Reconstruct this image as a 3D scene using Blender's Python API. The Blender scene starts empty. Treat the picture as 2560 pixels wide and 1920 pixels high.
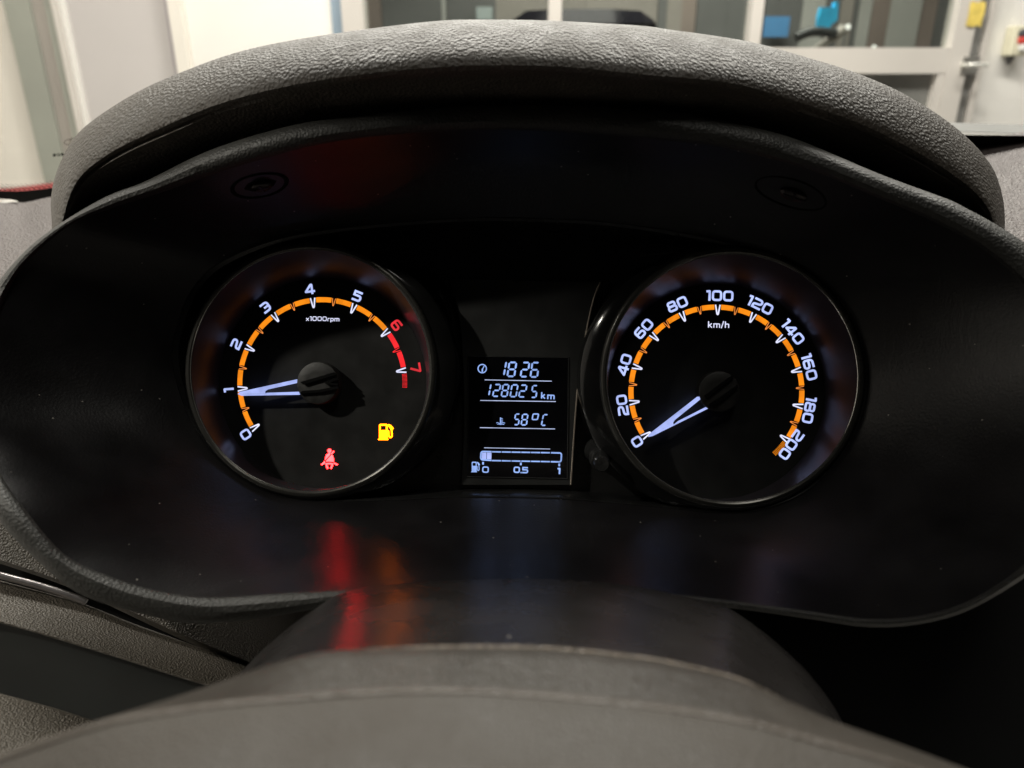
import bpy, math, random
from mathutils import Vector, Matrix
random.seed(4)
PI = math.pi
scene = bpy.context.scene
COL = scene.collection

# ------------------------------------------------------------------ camera
FPX = 1862.0                       # focal length in pixels of the 2560 px wide photograph
PITCH = math.radians(22.3)
CAM = Vector((0, 0, 1.15))
cd = bpy.data.cameras.new('camera')
cd.sensor_width = 36.0
cd.lens = 36.0 * FPX / 2560.0
cd.clip_start = 0.01
cd.clip_end = 60
cd.dof.use_dof = True
cd.dof.focus_distance = 0.368
cd.dof.aperture_fstop = 9.5
co = bpy.data.objects.new('camera', cd)
COL.objects.link(co)
co.location = CAM
co.rotation_euler = (PI / 2 - PITCH, 0, 0)
scene.camera = co

# ------------------------------------------------------------------ world: a night-time garage, hardly any ambient light
w = bpy.data.worlds.new('World')
scene.world = w
w.use_nodes = True
bg = w.node_tree.nodes['Background']
bg.inputs[0].default_value = (0.9, 0.85, 0.78, 1)
bg.inputs[1].default_value = 0.004

scene.view_settings.view_transform = 'Standard'
scene.view_settings.look = 'None'
scene.view_settings.exposure = 0
scene.view_settings.gamma = 1
scene.cycles.max_bounces = 8
scene.cycles.sample_clamp_indirect = 4


def area(name, loc, target, sx, sy, power, col=(1, .95, .87)):
    l = bpy.data.lights.new(name, 'AREA')
    l.shape = 'RECTANGLE'
    l.size = sx
    l.size_y = sy
    l.energy = power
    l.color = col
    o = bpy.data.objects.new(name, l)
    COL.objects.link(o)
    o.location = loc
    d = Vector(target) - Vector(loc)
    o.rotation_euler = d.to_track_quat('-Z', 'Y').to_euler()
    return o


# fluorescent ceiling lamps of the workshop, in front of and beside the car
area('ceiling_lamp', (-0.9, 2.3, 3.3), (-0.4, 1.6, 0), 2.4, 0.35, 134)
area('ceiling_lamp', (1.3, 2.1, 3.3), (1.2, 1.6, 0), 2.4, 0.35, 142)
sl = bpy.data.lights.new('side_spot', 'SPOT')  # unseen source implied by dial shadows; cone narrowed to keep the right side dark
sl.energy = 62
sl.color = (1, .94, .84)
sl.spot_size = math.radians(14.5)
sl.spot_blend = .55
sl.shadow_soft_size = .03
so = bpy.data.objects.new('side_spot', sl)
COL.objects.link(so)
so.location = (-1.18, -0.107, 2.09)
so.rotation_euler = (Vector((-0.15, 0.33, 0.96)) - Vector(so.location)).to_track_quat('-Z', 'Y').to_euler()
area('overhead_fill', (0.25, 0.12, 2.7), (0.05, 0.1, 1.0), 0.9, 0.3, 7)  # added fill for the wheel hub, not a known light of the place
area('showroom_lamp', (1.0, 5.4, 3.2), (1.0, 5.4, 0), 3.0, 1.0, 190)

# ------------------------------------------------------------------ projection helpers (how the measurements were turned into metres)
RX = Vector((1, 0, 0))
FW = Vector((0, math.cos(PITCH), -math.sin(PITCH)))
UP = Vector((0, math.sin(PITCH), math.cos(PITCH)))


def ray(u, v):
    return FW + RX * ((u - 1280) / FPX) + UP * ((960 - v) / FPX)


def P(u, v, d):
    return CAM + ray(u, v) * d


def WY(u, v, Y):
    r = ray(u, v)
    return CAM + r * (Y / r.y)


# ------------------------------------------------------------------ object helpers
W = {}


def link(name, data, parent=None, M=None):
    o = bpy.data.objects.new(name, data)
    COL.objects.link(o)
    if M is None:
        M = W[parent] if parent else Matrix.Identity(4)
    if parent:
        o.parent = parent
        o.matrix_basis = W[parent].inverted() @ M
    else:
        o.matrix_basis = M
    W[o] = M
    return o


def tag(o, label=None, cat=None, group=None, kind=None):
    if label:
        o['label'] = label
    if cat:
        o['category'] = cat
    if group:
        o['group'] = group
    if kind:
        o['kind'] = kind
    return o


def empty(name, loc, label, cat, M=None, group=None):
    o = link(name, None, None, M if M is not None else Matrix.Translation(loc))
    o.empty_display_size = 0.02
    return tag(o, label, cat, group)


class MB:
    def __init__(s):
        s.v = []
        s.f = []

    def add(s, vs, fs):
        b = len(s.v)
        s.v += [Vector(x) for x in vs]
        s.f += [[i + b for i in f] for f in fs]

    def box(s, a, b):
        x0, x1 = sorted((a[0], b[0])); y0, y1 = sorted((a[1], b[1])); z0, z1 = sorted((a[2], b[2]))
        s.add([(x0, y0, z0), (x1, y0, z0), (x1, y1, z0), (x0, y1, z0), (x0, y0, z1), (x1, y0, z1), (x1, y1, z1), (x0, y1, z1)],
              [(0, 3, 2, 1), (4, 5, 6, 7), (0, 1, 5, 4), (1, 2, 6, 5), (2, 3, 7, 6), (3, 0, 4, 7)])
        return s

    def grid(s, rows, closed=False):
        n = len(rows[0])
        vs = [p for r in rows for p in r]
        fs = []
        for i in range(len(rows) - 1):
            for j in range(n if closed else n - 1):
                k = (j + 1) % n
                fs.append((i * n + j, (i + 1) * n + j, (i + 1) * n + k, i * n + k))
        s.add(vs, fs)
        return s

    def prism(s, pts, z0, z1):
        n = len(pts)
        vs = [(p[0], p[1], z0) for p in pts] + [(p[0], p[1], z1) for p in pts]
        fs = [tuple(range(n - 1, -1, -1)), tuple(range(n, 2 * n))]
        fs += [(i, (i + 1) % n, n + (i + 1) % n, n + i) for i in range(n)]
        s.add(vs, fs)
        return s

    def poly(s, pts, z):
        s.add([(p[0], p[1], z) for p in pts], [tuple(range(len(pts)))])
        return s

    def lathe(s, prof, c=(0, 0), n=64, c2=None):
        """prof: (r, z[, dx, dy])"""
        rows = []
        for p in prof:
            dx, dy = (p[2], p[3]) if len(p) > 2 else (0, 0)
            rows.append([(c[0] + dx + p[0] * math.cos(2 * PI * i / n), c[1] + dy + p[0] * math.sin(2 * PI * i / n), p[1]) for i in range(n)])
        s.grid(rows, True)
        return s

    def tube(s, pts, r, n=8):
        pts = [Vector(p) for p in pts]
        rows = []
        for i, p in enumerate(pts):
            t = (pts[min(i + 1, len(pts) - 1)] - pts[max(i - 1, 0)]).normalized()
            a = t.orthogonal().normalized() if i == 0 else (a - t * a.dot(t)).normalized()
            b = t.cross(a)
            rr = r[i] if isinstance(r, list) else r
            rows.append([p + (a * math.cos(2 * PI * k / n) + b * math.sin(2 * PI * k / n)) * rr for k in range(n)])
        s.grid(rows, True)
        m = len(rows)
        base = len(s.v) - m * n
        s.f.append([base + k for k in range(n)])
        s.f.append([base + (m - 1) * n + k for k in range(n)][::-1])
        return s

    def build(s, name, mat, parent=None, space=None, M=None, smooth=True, own=True):
        S = space if space is not None else Matrix.Identity(4)
        wv = [S @ v for v in s.v]
        if M is None:
            if parent:
                M = W[parent]
            else:
                c = sum(wv, Vector()) / len(wv)
                zmin = min(v.z for v in wv)
                M = Matrix.Translation((c.x, c.y, zmin))
        inv = M.inverted()
        me = bpy.data.meshes.new(name)
        me.from_pydata([tuple(inv @ v) for v in wv], [], s.f)
        me.materials.append(mat)
        me.update()
        if smooth:
            me.polygons.foreach_set('use_smooth', [True] * len(me.polygons))
            try:
                me.set_sharp_from_angle(angle=math.radians(38))
            except Exception:
                pass
        return link(name, me, parent, M)


# ------------------------------------------------------------------ materials
def mat(name, base, rough=.5, metal=0, spec=.5, bump=None, noise=None, coat=0, dust=None):
    m = bpy.data.materials.new(name)
    m.use_nodes = True
    nt = m.node_tree
    b = nt.nodes['Principled BSDF']
    b.inputs['Base Color'].default_value = (*base, 1)
    b.inputs['Roughness'].default_value = rough
    b.inputs['Metallic'].default_value = metal
    b.inputs['Specular IOR Level'].default_value = spec
    b.inputs['Coat Weight'].default_value = coat
    b.inputs['Coat Roughness'].default_value = .08
    tc = nt.nodes.new('ShaderNodeTexCoord')
    if noise:
        sc, amt = noise
        n = nt.nodes.new('ShaderNodeTexNoise')
        n.inputs['Scale'].default_value = sc
        n.inputs['Detail'].default_value = 6
        nt.links.new(tc.outputs['Object'], n.inputs['Vector'])
        r = nt.nodes.new('ShaderNodeMapRange')
        r.inputs[1].default_value = .3; r.inputs[2].default_value = .7
        r.inputs[3].default_value = 1 - amt; r.inputs[4].default_value = 1 + amt
        nt.links.new(n.outputs[0], r.inputs[0])
        mx = nt.nodes.new('ShaderNodeVectorMath'); mx.operation = 'SCALE'
        mx.inputs[0].default_value = base
        nt.links.new(r.outputs[0], mx.inputs['Scale'])
        nt.links.new(mx.outputs[0], b.inputs['Base Color'])
        r2 = nt.nodes.new('ShaderNodeMapRange')
        r2.inputs[1].default_value = .3; r2.inputs[2].default_value = .7
        r2.inputs[3].default_value = rough * .85; r2.inputs[4].default_value = min(1, rough * 1.15)
        nt.links.new(n.outputs[0], r2.inputs[0])
        nt.links.new(r2.outputs[0], b.inputs['Roughness'])
    if dust:
        sc, size, amt = dust
        v = nt.nodes.new('ShaderNodeTexVoronoi'); v.inputs['Scale'].default_value = sc
        nt.links.new(tc.outputs['Object'], v.inputs['Vector'])
        lt = nt.nodes.new('ShaderNodeMath'); lt.operation = 'LESS_THAN'; lt.inputs[1].default_value = size
        nt.links.new(v.outputs['Distance'], lt.inputs[0])
        # only some of the cells carry a speck
        sp = nt.nodes.new('ShaderNodeSeparateColor'); nt.links.new(v.outputs['Color'], sp.inputs[0])
        g2 = nt.nodes.new('ShaderNodeMath'); g2.operation = 'GREATER_THAN'; g2.inputs[1].default_value = 1 - amt
        nt.links.new(sp.outputs[0], g2.inputs[0])
        mu = nt.nodes.new('ShaderNodeMath'); mu.operation = 'MULTIPLY'
        nt.links.new(lt.outputs[0], mu.inputs[0]); nt.links.new(g2.outputs[0], mu.inputs[1])
        mm = nt.nodes.new('ShaderNodeMix'); mm.data_type = 'RGBA'
        nt.links.new(mu.outputs[0], mm.inputs[0])
        mm.inputs[6].default_value = (*base, 1)
        if noise:
            nt.links.new(mx.outputs[0], mm.inputs[6])
        mm.inputs[7].default_value = (.30, .28, .25, 1)
        nt.links.new(mm.outputs[2], b.inputs['Base Color'])
    if bump:
        last = None
        for kind, sc, dist, st in bump:
            if kind == 'v':
                t = nt.nodes.new('ShaderNodeTexVoronoi')
                t.feature = 'SMOOTH_F1'
                t.inputs['Smoothness'].default_value = .6
            else:
                t = nt.nodes.new('ShaderNodeTexNoise')
                t.inputs['Detail'].default_value = 3
            t.inputs['Scale'].default_value = sc
            nt.links.new(tc.outputs['Object'], t.inputs['Vector'])
            bp = nt.nodes.new('ShaderNodeBump')
            bp.inputs['Strength'].default_value = st
            bp.inputs['Distance'].default_value = dist
            nt.links.new(t.outputs[0], bp.inputs['Height'])
            if last:
                nt.links.new(last.outputs[0], bp.inputs['Normal'])
            last = bp
        nt.links.new(last.outputs[0], b.inputs['Normal'])
    return m


def emit(name, col, strength=1.0):
    m = bpy.data.materials.new(name)
    m.use_nodes = True
    nt = m.node_tree
    b = nt.nodes['Principled BSDF']
    b.inputs['Base Color'].default_value = (.02, .02, .02, 1)
    b.inputs['Roughness'].default_value = .4
    b.inputs['Emission Color'].default_value = (*col, 1)
    # the backlight is a little uneven along the print
    tc = nt.nodes.new('ShaderNodeTexCoord')
    n = nt.nodes.new('ShaderNodeTexNoise'); n.inputs['Scale'].default_value = 160; n.inputs['Detail'].default_value = 2
    nt.links.new(tc.outputs['Object'], n.inputs['Vector'])
    r = nt.nodes.new('ShaderNodeMapRange')
    r.inputs[1].default_value = .35; r.inputs[2].default_value = .65
    r.inputs[3].default_value = strength * .80; r.inputs[4].default_value = strength * 1.1
    nt.links.new(n.outputs[0], r.inputs[0])
    nt.links.new(r.outputs[0], b.inputs['Emission Strength'])
    return m


def glass(name, tint=(1, 1, 1), refl=.05, rough=.0):
    m = bpy.data.materials.new(name)
    m.use_nodes = True
    nt = m.node_tree
    nt.nodes.clear()
    out = nt.nodes.new('ShaderNodeOutputMaterial')
    mx = nt.nodes.new('ShaderNodeMixShader')
    tr = nt.nodes.new('ShaderNodeBsdfTransparent')
    tr.inputs[0].default_value = (*tint, 1)
    gl = nt.nodes.new('ShaderNodeBsdfGlossy')
    gl.inputs['Roughness'].default_value = rough
    fr = nt.nodes.new('ShaderNodeLayerWeight')
    fr.inputs[0].default_value = .3
    pw = nt.nodes.new('ShaderNodeMath'); pw.operation = 'POWER'; pw.inputs[1].default_value = 4.0
    nt.links.new(fr.outputs['Facing'], pw.inputs[0])
    mu = nt.nodes.new('ShaderNodeMath'); mu.operation = 'MULTIPLY_ADD'
    mu.inputs[1].default_value = .5; mu.inputs[2].default_value = refl
    nt.links.new(pw.outputs[0], mu.inputs[0])
    nt.links.new(mu.outputs[0], mx.inputs[0])
    nt.links.new(tr.outputs[0], mx.inputs[1])
    nt.links.new(gl.outputs[0], mx.inputs[2])
    nt.links.new(mx.outputs[0], out.inputs[0])
    return m


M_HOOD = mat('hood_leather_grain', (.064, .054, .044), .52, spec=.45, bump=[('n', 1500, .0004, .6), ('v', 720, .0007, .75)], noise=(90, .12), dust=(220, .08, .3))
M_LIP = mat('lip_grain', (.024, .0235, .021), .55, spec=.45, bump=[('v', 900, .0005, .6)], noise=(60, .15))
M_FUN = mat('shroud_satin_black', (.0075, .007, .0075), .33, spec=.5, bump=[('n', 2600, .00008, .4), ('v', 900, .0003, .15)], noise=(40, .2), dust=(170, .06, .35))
M_DASH = mat('dash_grain', (.088, .070, .066), .5, spec=.6, bump=[('v', 620, .0013, 1.0), ('n', 1200, .0006, .7)], noise=(800, .4))
M_DASHL = mat('dash_lower_grain', (.115, .100, .080), .5, spec=.6, bump=[('v', 1300, .0006, .9), ('n', 2400, .0003, .5)], noise=(25, .15))
M_SMOOTH = mat('smooth_dark_plastic', (.02, .023, .022), .5, bump=[('n', 2500, .0001, .3)], noise=(30, .3))
M_COL = mat('column_plastic', (.013, .0115, .011), .27, spec=.5, bump=[('n', 1100, .0003, .5)], noise=(45, .15), dust=(120, .05, .4))
M_WHEEL = mat('wheel_plastic', (.040, .0335, .0265), .55, spec=.35, bump=[('v', 1400, .0004, .5)], noise=(35, .14))
M_TRIM = mat('satin_silver', (.45, .42, .42), .3, metal=.9, noise=(80, .1))
M_GLOSSB = mat('gloss_black', (.008, .008, .008), .12, spec=.5, noise=(60, .3))
M_MASK = mat('mask_black', (.008, .008, .008), .28, bump=[('n', 3000, .00005, .3)], noise=(50, .3))
M_FACE = mat('dial_face_black', (.016, .016, .0155), .42, spec=.3, bump=[('n', 4000, .00004, .3)], noise=(70, .15))
M_WELL = mat('dial_well_satin', (.026, .023, .028), .34, spec=.42, bump=[('n', 1200, .00005, .3)], noise=(60, .2))
M_BEZ = mat('bezel_dark_metal', (.07, .068, .062), .25, metal=.6, noise=(60, .15))
M_EDGEM = mat('bright_edge_metal', (.5, .49, .46), .22, metal=.9, noise=(60, .15))
M_HUB = mat('hub_cap_textured', (.022, .0215, .020), .5, bump=[('n', 2600, .0002, .6)], noise=(300, .25))
M_PANEL = mat('centre_panel', (.014, .0145, .014), .45, bump=[('n', 5000, .00004, .3)], noise=(50, .2))
M_LCD = mat('lcd_glass_black', (.003, .003, .004), .12, noise=(40, .3))
M_SCREW = mat('screw_steel', (.05, .045, .045), .35, metal=1, noise=(400, .2))
M_BLACK = mat('void_black', (.004, .004, .004), .7, spec=.12, noise=(20, .3))

E_NUM = emit('lit_lavender', (.47, .56, 1.0), 1.15)
E_TICK = emit('lit_white', (.74, .76, 1.0), 1.15)
E_ORG = emit('lit_orange', (1.0, .28, .010), 1.05)
E_TORG = emit('lit_orange_tick', (1.0, .30, .06), .95)
E_RED = emit('lit_red', (1.0, .018, .026), 1.1)
E_RNUM = emit('lit_red_numeral', (.85, .03, .045), .95)
E_NEED = emit('lit_needle', (.43, .52, 1.0), 1.0)
E_LCD = emit('lcd_segment', (.33, .50, 1.0), 1.0)
E_LINE = emit('lcd_line', (.60, .68, 1.0), .95)
E_BELT = emit('warning_red', (32.0, .36, .40), 1.0)
E_FUEL = emit('warning_amber', (15.0, 2.4, .006), 1.0)


# ------------------------------------------------------------------ curves
def catmull(pts, n_per=12, closed=False):
    pts = [Vector(p) for p in pts]
    n = len(pts)
    out = []
    rng = range(n) if closed else range(n - 1)
    for i in rng:
        if closed:
            a, b, c, d = pts[(i - 1) % n], pts[i], pts[(i + 1) % n], pts[(i + 2) % n]
        else:
            a, b, c, d = pts[max(i - 1, 0)], pts[i], pts[i + 1], pts[min(i + 2, n - 1)]
        for k in range(n_per):
            t = k / n_per
            out.append(.5 * ((2 * b) + (c - a) * t + (2 * a - 5 * b + 4 * c - d) * t * t + (3 * b - a - 3 * c + d) * t ** 3))
    if not closed:
        out.append(pts[-1])
    return out


def resample(pts, n):
    L = [0]
    for i in range(1, len(pts)):
        L.append(L[-1] + (pts[i] - pts[i - 1]).length)
    out = []
    j = 0
    for k in range(n):
        s = L[-1] * k / (n - 1)
        while j < len(L) - 2 and L[j + 1] < s:
            j += 1
        t = (s - L[j]) / max(1e-9, L[j + 1] - L[j])
        out.append(pts[j].lerp(pts[j + 1], min(1, max(0, t))))
    return out


def smooth2(pts, n):
    return resample(catmull(pts), n)


# ================================================================== INSTRUMENT CLUSTER
L3 = P(805, 958, .3743)
R3 = P(1791.5, 979, .3657)
CX = (R3 - L3).normalized()
CN = (-FW - CX * (-FW).dot(CX)).normalized()
CY = CN.cross(CX)
CO = (L3 + R3) / 2
MC = Matrix(((CX.x, CY.x, CN.x, CO.x), (CX.y, CY.y, CN.y, CO.y), (CX.z, CY.z, CN.z, CO.z), (0, 0, 0, 1)))
MCI = MC.inverted()


def fc(u, v, h=0.0):
    r = ray(u, v)
    t = ((CO + CN * h) - CAM).dot(CN) / r.dot(CN)
    q = MCI @ (CAM + r * t)
    return Vector((q.x, q.y))


MM = .37 / FPX                      # metres per photograph pixel at the dial faces

cluster = empty('instrument_cluster', None, 'black instrument cluster with two lit orange-scaled round dials and a central digital display', 'instrument cluster', M=MC)


def rpath(pts, closed=False, r=.15):
    """round the corners of a path; points (x, y[, r])"""
    n = len(pts)
    out = []
    for i, p in enumerate(pts):
        rr = p[2] if len(p) > 2 else r
        c = Vector(p[:2])
        if (not closed and (i == 0 or i == n - 1)) or rr <= 0:
            out.append(c)
            continue
        a = Vector(pts[i - 1][:2]); b = Vector(pts[(i + 1) % n][:2])
        ra = min(rr, (a - c).length * .49); rb = min(rr, (b - c).length * .49)
        s = c + (a - c).normalized() * ra
        e = c + (b - c).normalized() * rb
        for k in range(6):
            t = k / 5
            out.append(s * (1 - t) ** 2 + c * 2 * t * (1 - t) + e * t * t)
    return out


def stroke(mb, pts, wd, z, closed=False):
    n = len(pts)
    Lf, Rt = [], []
    for i in range(n):
        if closed:
            a, b, c = pts[(i - 1) % n], pts[i], pts[(i + 1) % n]
        else:
            a, b, c = pts[max(i - 1, 0)], pts[i], pts[min(i + 1, n - 1)]
        d1 = (b - a); d2 = (c - b)
        if d1.length < 1e-9: d1 = d2
        if d2.length < 1e-9: d2 = d1
        d1 = d1.normalized(); d2 = d2.normalized()
        n1 = Vector((-d1.y, d1.x)); n2 = Vector((-d2.y, d2.x))
        m = (n1 + n2)
        if m.length < 1e-6: m = n1
        m = m.normalized()
        k = wd / 2 / max(.45, m.dot(n1))
        Lf.append(b + m * k); Rt.append(b - m * k)
    vs = [(p.x, p.y, z) for p in Lf] + [(p.x, p.y, z) for p in Rt]
    fs = []
    for i in range(n if closed else n - 1):
        j = (i + 1) % n
        fs.append((n + i, n + j, j, i))
    mb.add(vs, fs)


G = {
    '0': (.95, [([(.1, .1), (.85, .1), (.85, .9), (.1, .9)], True, .24)]),
    '1': (.42, [([(.0, .86, 0), (.30, .9, .02), (.30, 0)], False, .02)]),
    '2': (.92, [([(.04, .9), (.82, .9, .26), (.82, .52, .2), (.1, .42, .18), (.1, .1, 0.0), (.9, .1)], False, .1)]),
    '3': (.92, [([(.06, .9), (.82, .9), (.82, .1), (.04, .1)], False, .26), ([(.3, .5), (.80, .5)], False, 0)]),
    '4': (.98, [([(.70, 0), (.70, .9, .03), (.60, .9, .03), (.08, .27, .03), (.98, .27)], False, .02)]),
    '5': (.92, [([(.86, .9), (.13, .9, .0), (.13, .56, .0), (.82, .56, .2), (.82, .1, .24), (.04, .1)], False, .1)]),
    '6': (.92, [([(.84, .9), (.1, .9, .28), (.1, .1), (.82, .1), (.82, .54), (.14, .54)], False, .22)]),
    '7': (.88, [([(.02, .9), (.84, .9, .05), (.44, 0)], False, .1)]),
    '8': (.92, [([(.1, .1), (.82, .1), (.82, .50), (.1, .50)], True, .18), ([(.14, .52), (.78, .52), (.78, .9), (.14, .9)], True, .18)]),
    'x': (.68, [([(.04, .02), (.6, .62)], False, 0), ([(.04, .62), (.6, .02)], False, 0)]),
    'r': (.5, [([(.1, 0), (.1, .6), (.46, .6)], False, .2)]),
    'p': (.74, [([(.1, -.25), (.1, .6, 0), (.64, .6), (.64, .08), (.12, .08)], False, .16)]),
    'm': (1.15, [([(.1, 0), (.1, .6, 0), (1.0, .6), (1.0, 0)], False, .16), ([(.56, .6), (.56, 0)], False, 0)]),
    'k': (.72, [([(.1, 0), (.1, 1)], False, 0), ([(.14, .3), (.6, .66)], False, 0), ([(.26, .36), (.64, 0)], False, 0)]),
    'h': (.74, [([(.1, 0), (.1, 1)], False, 0), ([(.1, .6), (.62, .6), (.62, 0)], False, .16)]),
    '/': (.42, [([(.0, -.08), (.36, 1.05)], False, 0)]),
    '.': (.12, [([(.0, .08), (.17, .08)], False, 0)]),
    'a': (.7, [([(.1, .62), (.6, .62), (.6, .08), (.1, .08), (.1, .36), (.6, .36)], False, .12)]),
    'o': (.72, [([(.1, .08), (.62, .08), (.62, .62), (.1, .62)], True, .2)]),
    's': (.66, [([(.56, .62), (.1, .62), (.1, .36), (.58, .36), (.58, .08), (.06, .08)], False, .14)]),
}


def text(mb, s, c, ang, h, z, wt=.2, gap=.09, sx=1.0):
    """lettering centred on c; ang = rotation of the baseline"""
    tot = sum(G[ch][0] * sx for ch in s) + gap * (len(s) - 1)
    x = -tot / 2
    ca, sa = math.cos(ang), math.sin(ang)
    for i, ch in enumerate(s):
        wd, st = G[ch]
        for k, (pts, cl, r) in enumerate(st):
            q = rpath(pts, cl, r)
            q = [Vector((x + p.x * sx, p.y - .5)) * h for p in q]
            q = [Vector((c[0] + p.x * ca - p.y * sa, c[1] + p.x * sa + p.y * ca)) for p in q]
            stroke(mb, q, wt * h, z + k * 2e-5, cl)
        x += wd * sx + gap
    return mb


def vtick(mb, ang, ro, ri, half, wt, z):
    """V shaped tick, open end outwards; half = half width at the open end"""
    er = Vector((math.cos(ang), math.sin(ang))); et = Vector((-er.y, er.x))
    q = rpath([tuple(er * ro + et * half), tuple(er * (ri + wt * .7) + et * wt * .42) , tuple(er * (ri + wt * .35)), tuple(er * (ri + wt * .7) - et * wt * .42), tuple(er * ro - et * half)], False, wt * .3)
    stroke(mb, q, wt, z)


def arcband(mb, a0, a1, ri, ro, z, n=14):
    q0 = [(ri * math.cos(a0 + (a1 - a0) * k / n), ri * math.sin(a0 + (a1 - a0) * k / n), z) for k in range(n + 1)]
    q1 = [(ro * math.cos(a0 + (a1 - a0) * k / n), ro * math.sin(a0 + (a1 - a0) * k / n), z) for k in range(n + 1)]
    mb.grid([q0, q1])


def gauge(name, label, hub_px, bez_px, bez_r, face_r, scale_r, zero, step, names, minors, redfrom, hatch, num_r, num_h, needle_px, unit, special=None):
    hub = fc(*hub_px)
    Mg = MC @ Matrix.Translation((hub.x, hub.y, 0))
    px = scale_r / (215 * MM)
    RAD = math.radians
    H = .0225
    # dial face: the flat black disc is the part itself
    mb = MB()
    N = 96
    mb.lathe([(face_r, 0), (face_r * .66, 0), (face_r * .33, 0), (.0001, 0)], n=N)
    face = mb.build(name, M_FACE, cluster, space=Mg, M=Mg, smooth=False)
    tag(face, label)
    b = fc(bez_px[0], bez_px[1], H) - hub
    # well: sloped wall from face to bezel
    rows = []
    prof = [(0, -.0005), (.02, .0004), (.12, .003), (.35, .009), (.7, .0165), (1, H)]
    for t, h in prof:
        r = face_r + (bez_r - face_r) * t
        rows.append((r, h, b.x * t, b.y * t))
    MB().lathe(rows, n=N).build('well_wall', M_WELL, face, space=Mg)
    # bezel ring
    br = [(bez_r, H - .0006), (bez_r + .0003, H + .0003), (bez_r + .0011, H + .0008), (bez_r + .0022, H + .0006), (bez_r + .0031, H - .0002), (bez_r + .0036, H - .0016)]
    MB().lathe([(r, h, b.x, b.y) for r, h in br], n=128).build('bezel', M_BEZ, face, space=Mg)
    MB().tube([(b.x + (bez_r + .0003) * math.cos(2 * PI * k / 128), b.y + (bez_r + .0003) * math.sin(2 * PI * k / 128), H + .0002) for k in range(129)], .00028, 6).build('bezel_edge', M_EDGEM, face, space=Mg)
    # glossy black collar outside the bezel, flaring back to the mask
    cr = [(bez_r + .0035, H - .0012), (bez_r + .0048, H - .0022), (bez_r + .0075, H - .009), (bez_r + .0088, H - .019), (bez_r + .0091, H - .0235)]
    MB().lathe([(r, h, b.x, b.y) for r, h in cr], n=128).build('collar', M_GLOSSB, face, space=Mg)
    # orange scale, in segments between the ticks
    nmaj = len(names)
    zp = .00012
    ro = scale_r; ri = scale_r - 12.6 * px * MM
    a = lambda k: RAD(zero - step * k)
    hm = 8.6 * px * MM / ro; hn = 6.2 * px * MM / ro
    for k in range(nmaj - 1):
        m = E_RED if k >= redfrom else E_ORG
        for (x0, x1, e0, e1) in ((k, k + .5, hm, hn), (k + .5, k + 1, hn, hm)):
            bm = MB()
            arcband(bm, a(x0) - e0, a(x1) + e1, ri, ro, zp)
            bm.build('scale_segment', m, face, space=Mg, smooth=False)
    # dotted end of the scale
    bm = MB()
    h0, h1, m = hatch
    cnt = 11
    for i in range(cnt):
        aa = RAD(h0 + (h1 - h0) * i / cnt)
        da = RAD((h1 - h0) / cnt) * .56
        for j in range(4):
            r0 = ri + (ro - ri) * j / 4
            arcband(bm, aa, aa + da, r0 + (ro - ri) * .03, r0 + (ro - ri) * .21, zp, 1)
    bm.build('dotted_scale_end', m, face, space=Mg, smooth=False)
    for k in range(nmaj):
        bm = MB()
        vtick(bm, a(k), ro - .5 * MM, ro - 26 * px * MM, 5.6 * px * MM, 3.4 * px * MM, zp * 1.6)
        bm.build('major_tick', E_TICK, face, space=Mg, smooth=False)
        if k < nmaj - 1:
            bm = MB()
            vtick(bm, a(k + .5), ro - 1.0 * MM, ro - 20.5 * px * MM, 4.0 * px * MM, 2.0 * px * MM, zp * 1.6)
            bm.build('minor_tick', (E_RED if k >= redfrom else E_TORG), face, space=Mg, smooth=False)
        bm = MB()
        # numerals stand radially, their tops outwards; pixel centres measured
        npx = num_r[k]
        c = fc(*npx) - hub
        ang = math.atan2(c.y, c.x) - PI / 2
        text(bm, names[k], c, ang, num_h * MM, zp * 1.6, wt=.205)
        o = bm.build('numeral', (E_RNUM if k >= redfrom and redfrom < 90 else E_NUM), face, space=Mg, smooth=False)
        o['label'] = 'numeral ' + names[k]
    bm = MB()
    c = fc(*unit[1]) - hub
    text(bm, unit[0], c, RAD(0), unit[2] * MM, zp * 1.6, wt=unit[3], gap=.12, sx=unit[4])
    tag(bm.build('unit_lettering', E_TICK, face, space=Mg, smooth=False), 'lettering ' + unit[0])
    # hub cap
    hr = needle_px['hub_r'] * MM
    cap = MB().lathe([(hr * 1.0, .0), (hr * 1.0, .0062), (hr * .975, .0072), (hr * .93, .0075), (hr * .5, .00755), (.00005, .0076)], n=64).build('hub_cap', M_HUB, face, space=Mg)
    # needle: two lit tapering arms joined at the tip, and the dark V over the cap
    hz = .0070
    bm = MB()
    for pl in needle_px['lit']:
        q = [fc(x, y, hz) - hub for x, y in pl]
        bm.prism(q, hz - .0012, hz)
    bm.build('needle', E_NEED, face, space=Mg, smooth=False)
    bm = MB()
    for pl in needle_px['dark']:
        q = [fc(x, y, hz + .001) - hub for x, y in pl]
        bm.prism(q, hz, hz + .0022)
    bm.build('needle_base', M_GLOSSB, face, space=Mg, smooth=False)
    return face, Mg, hub


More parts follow.
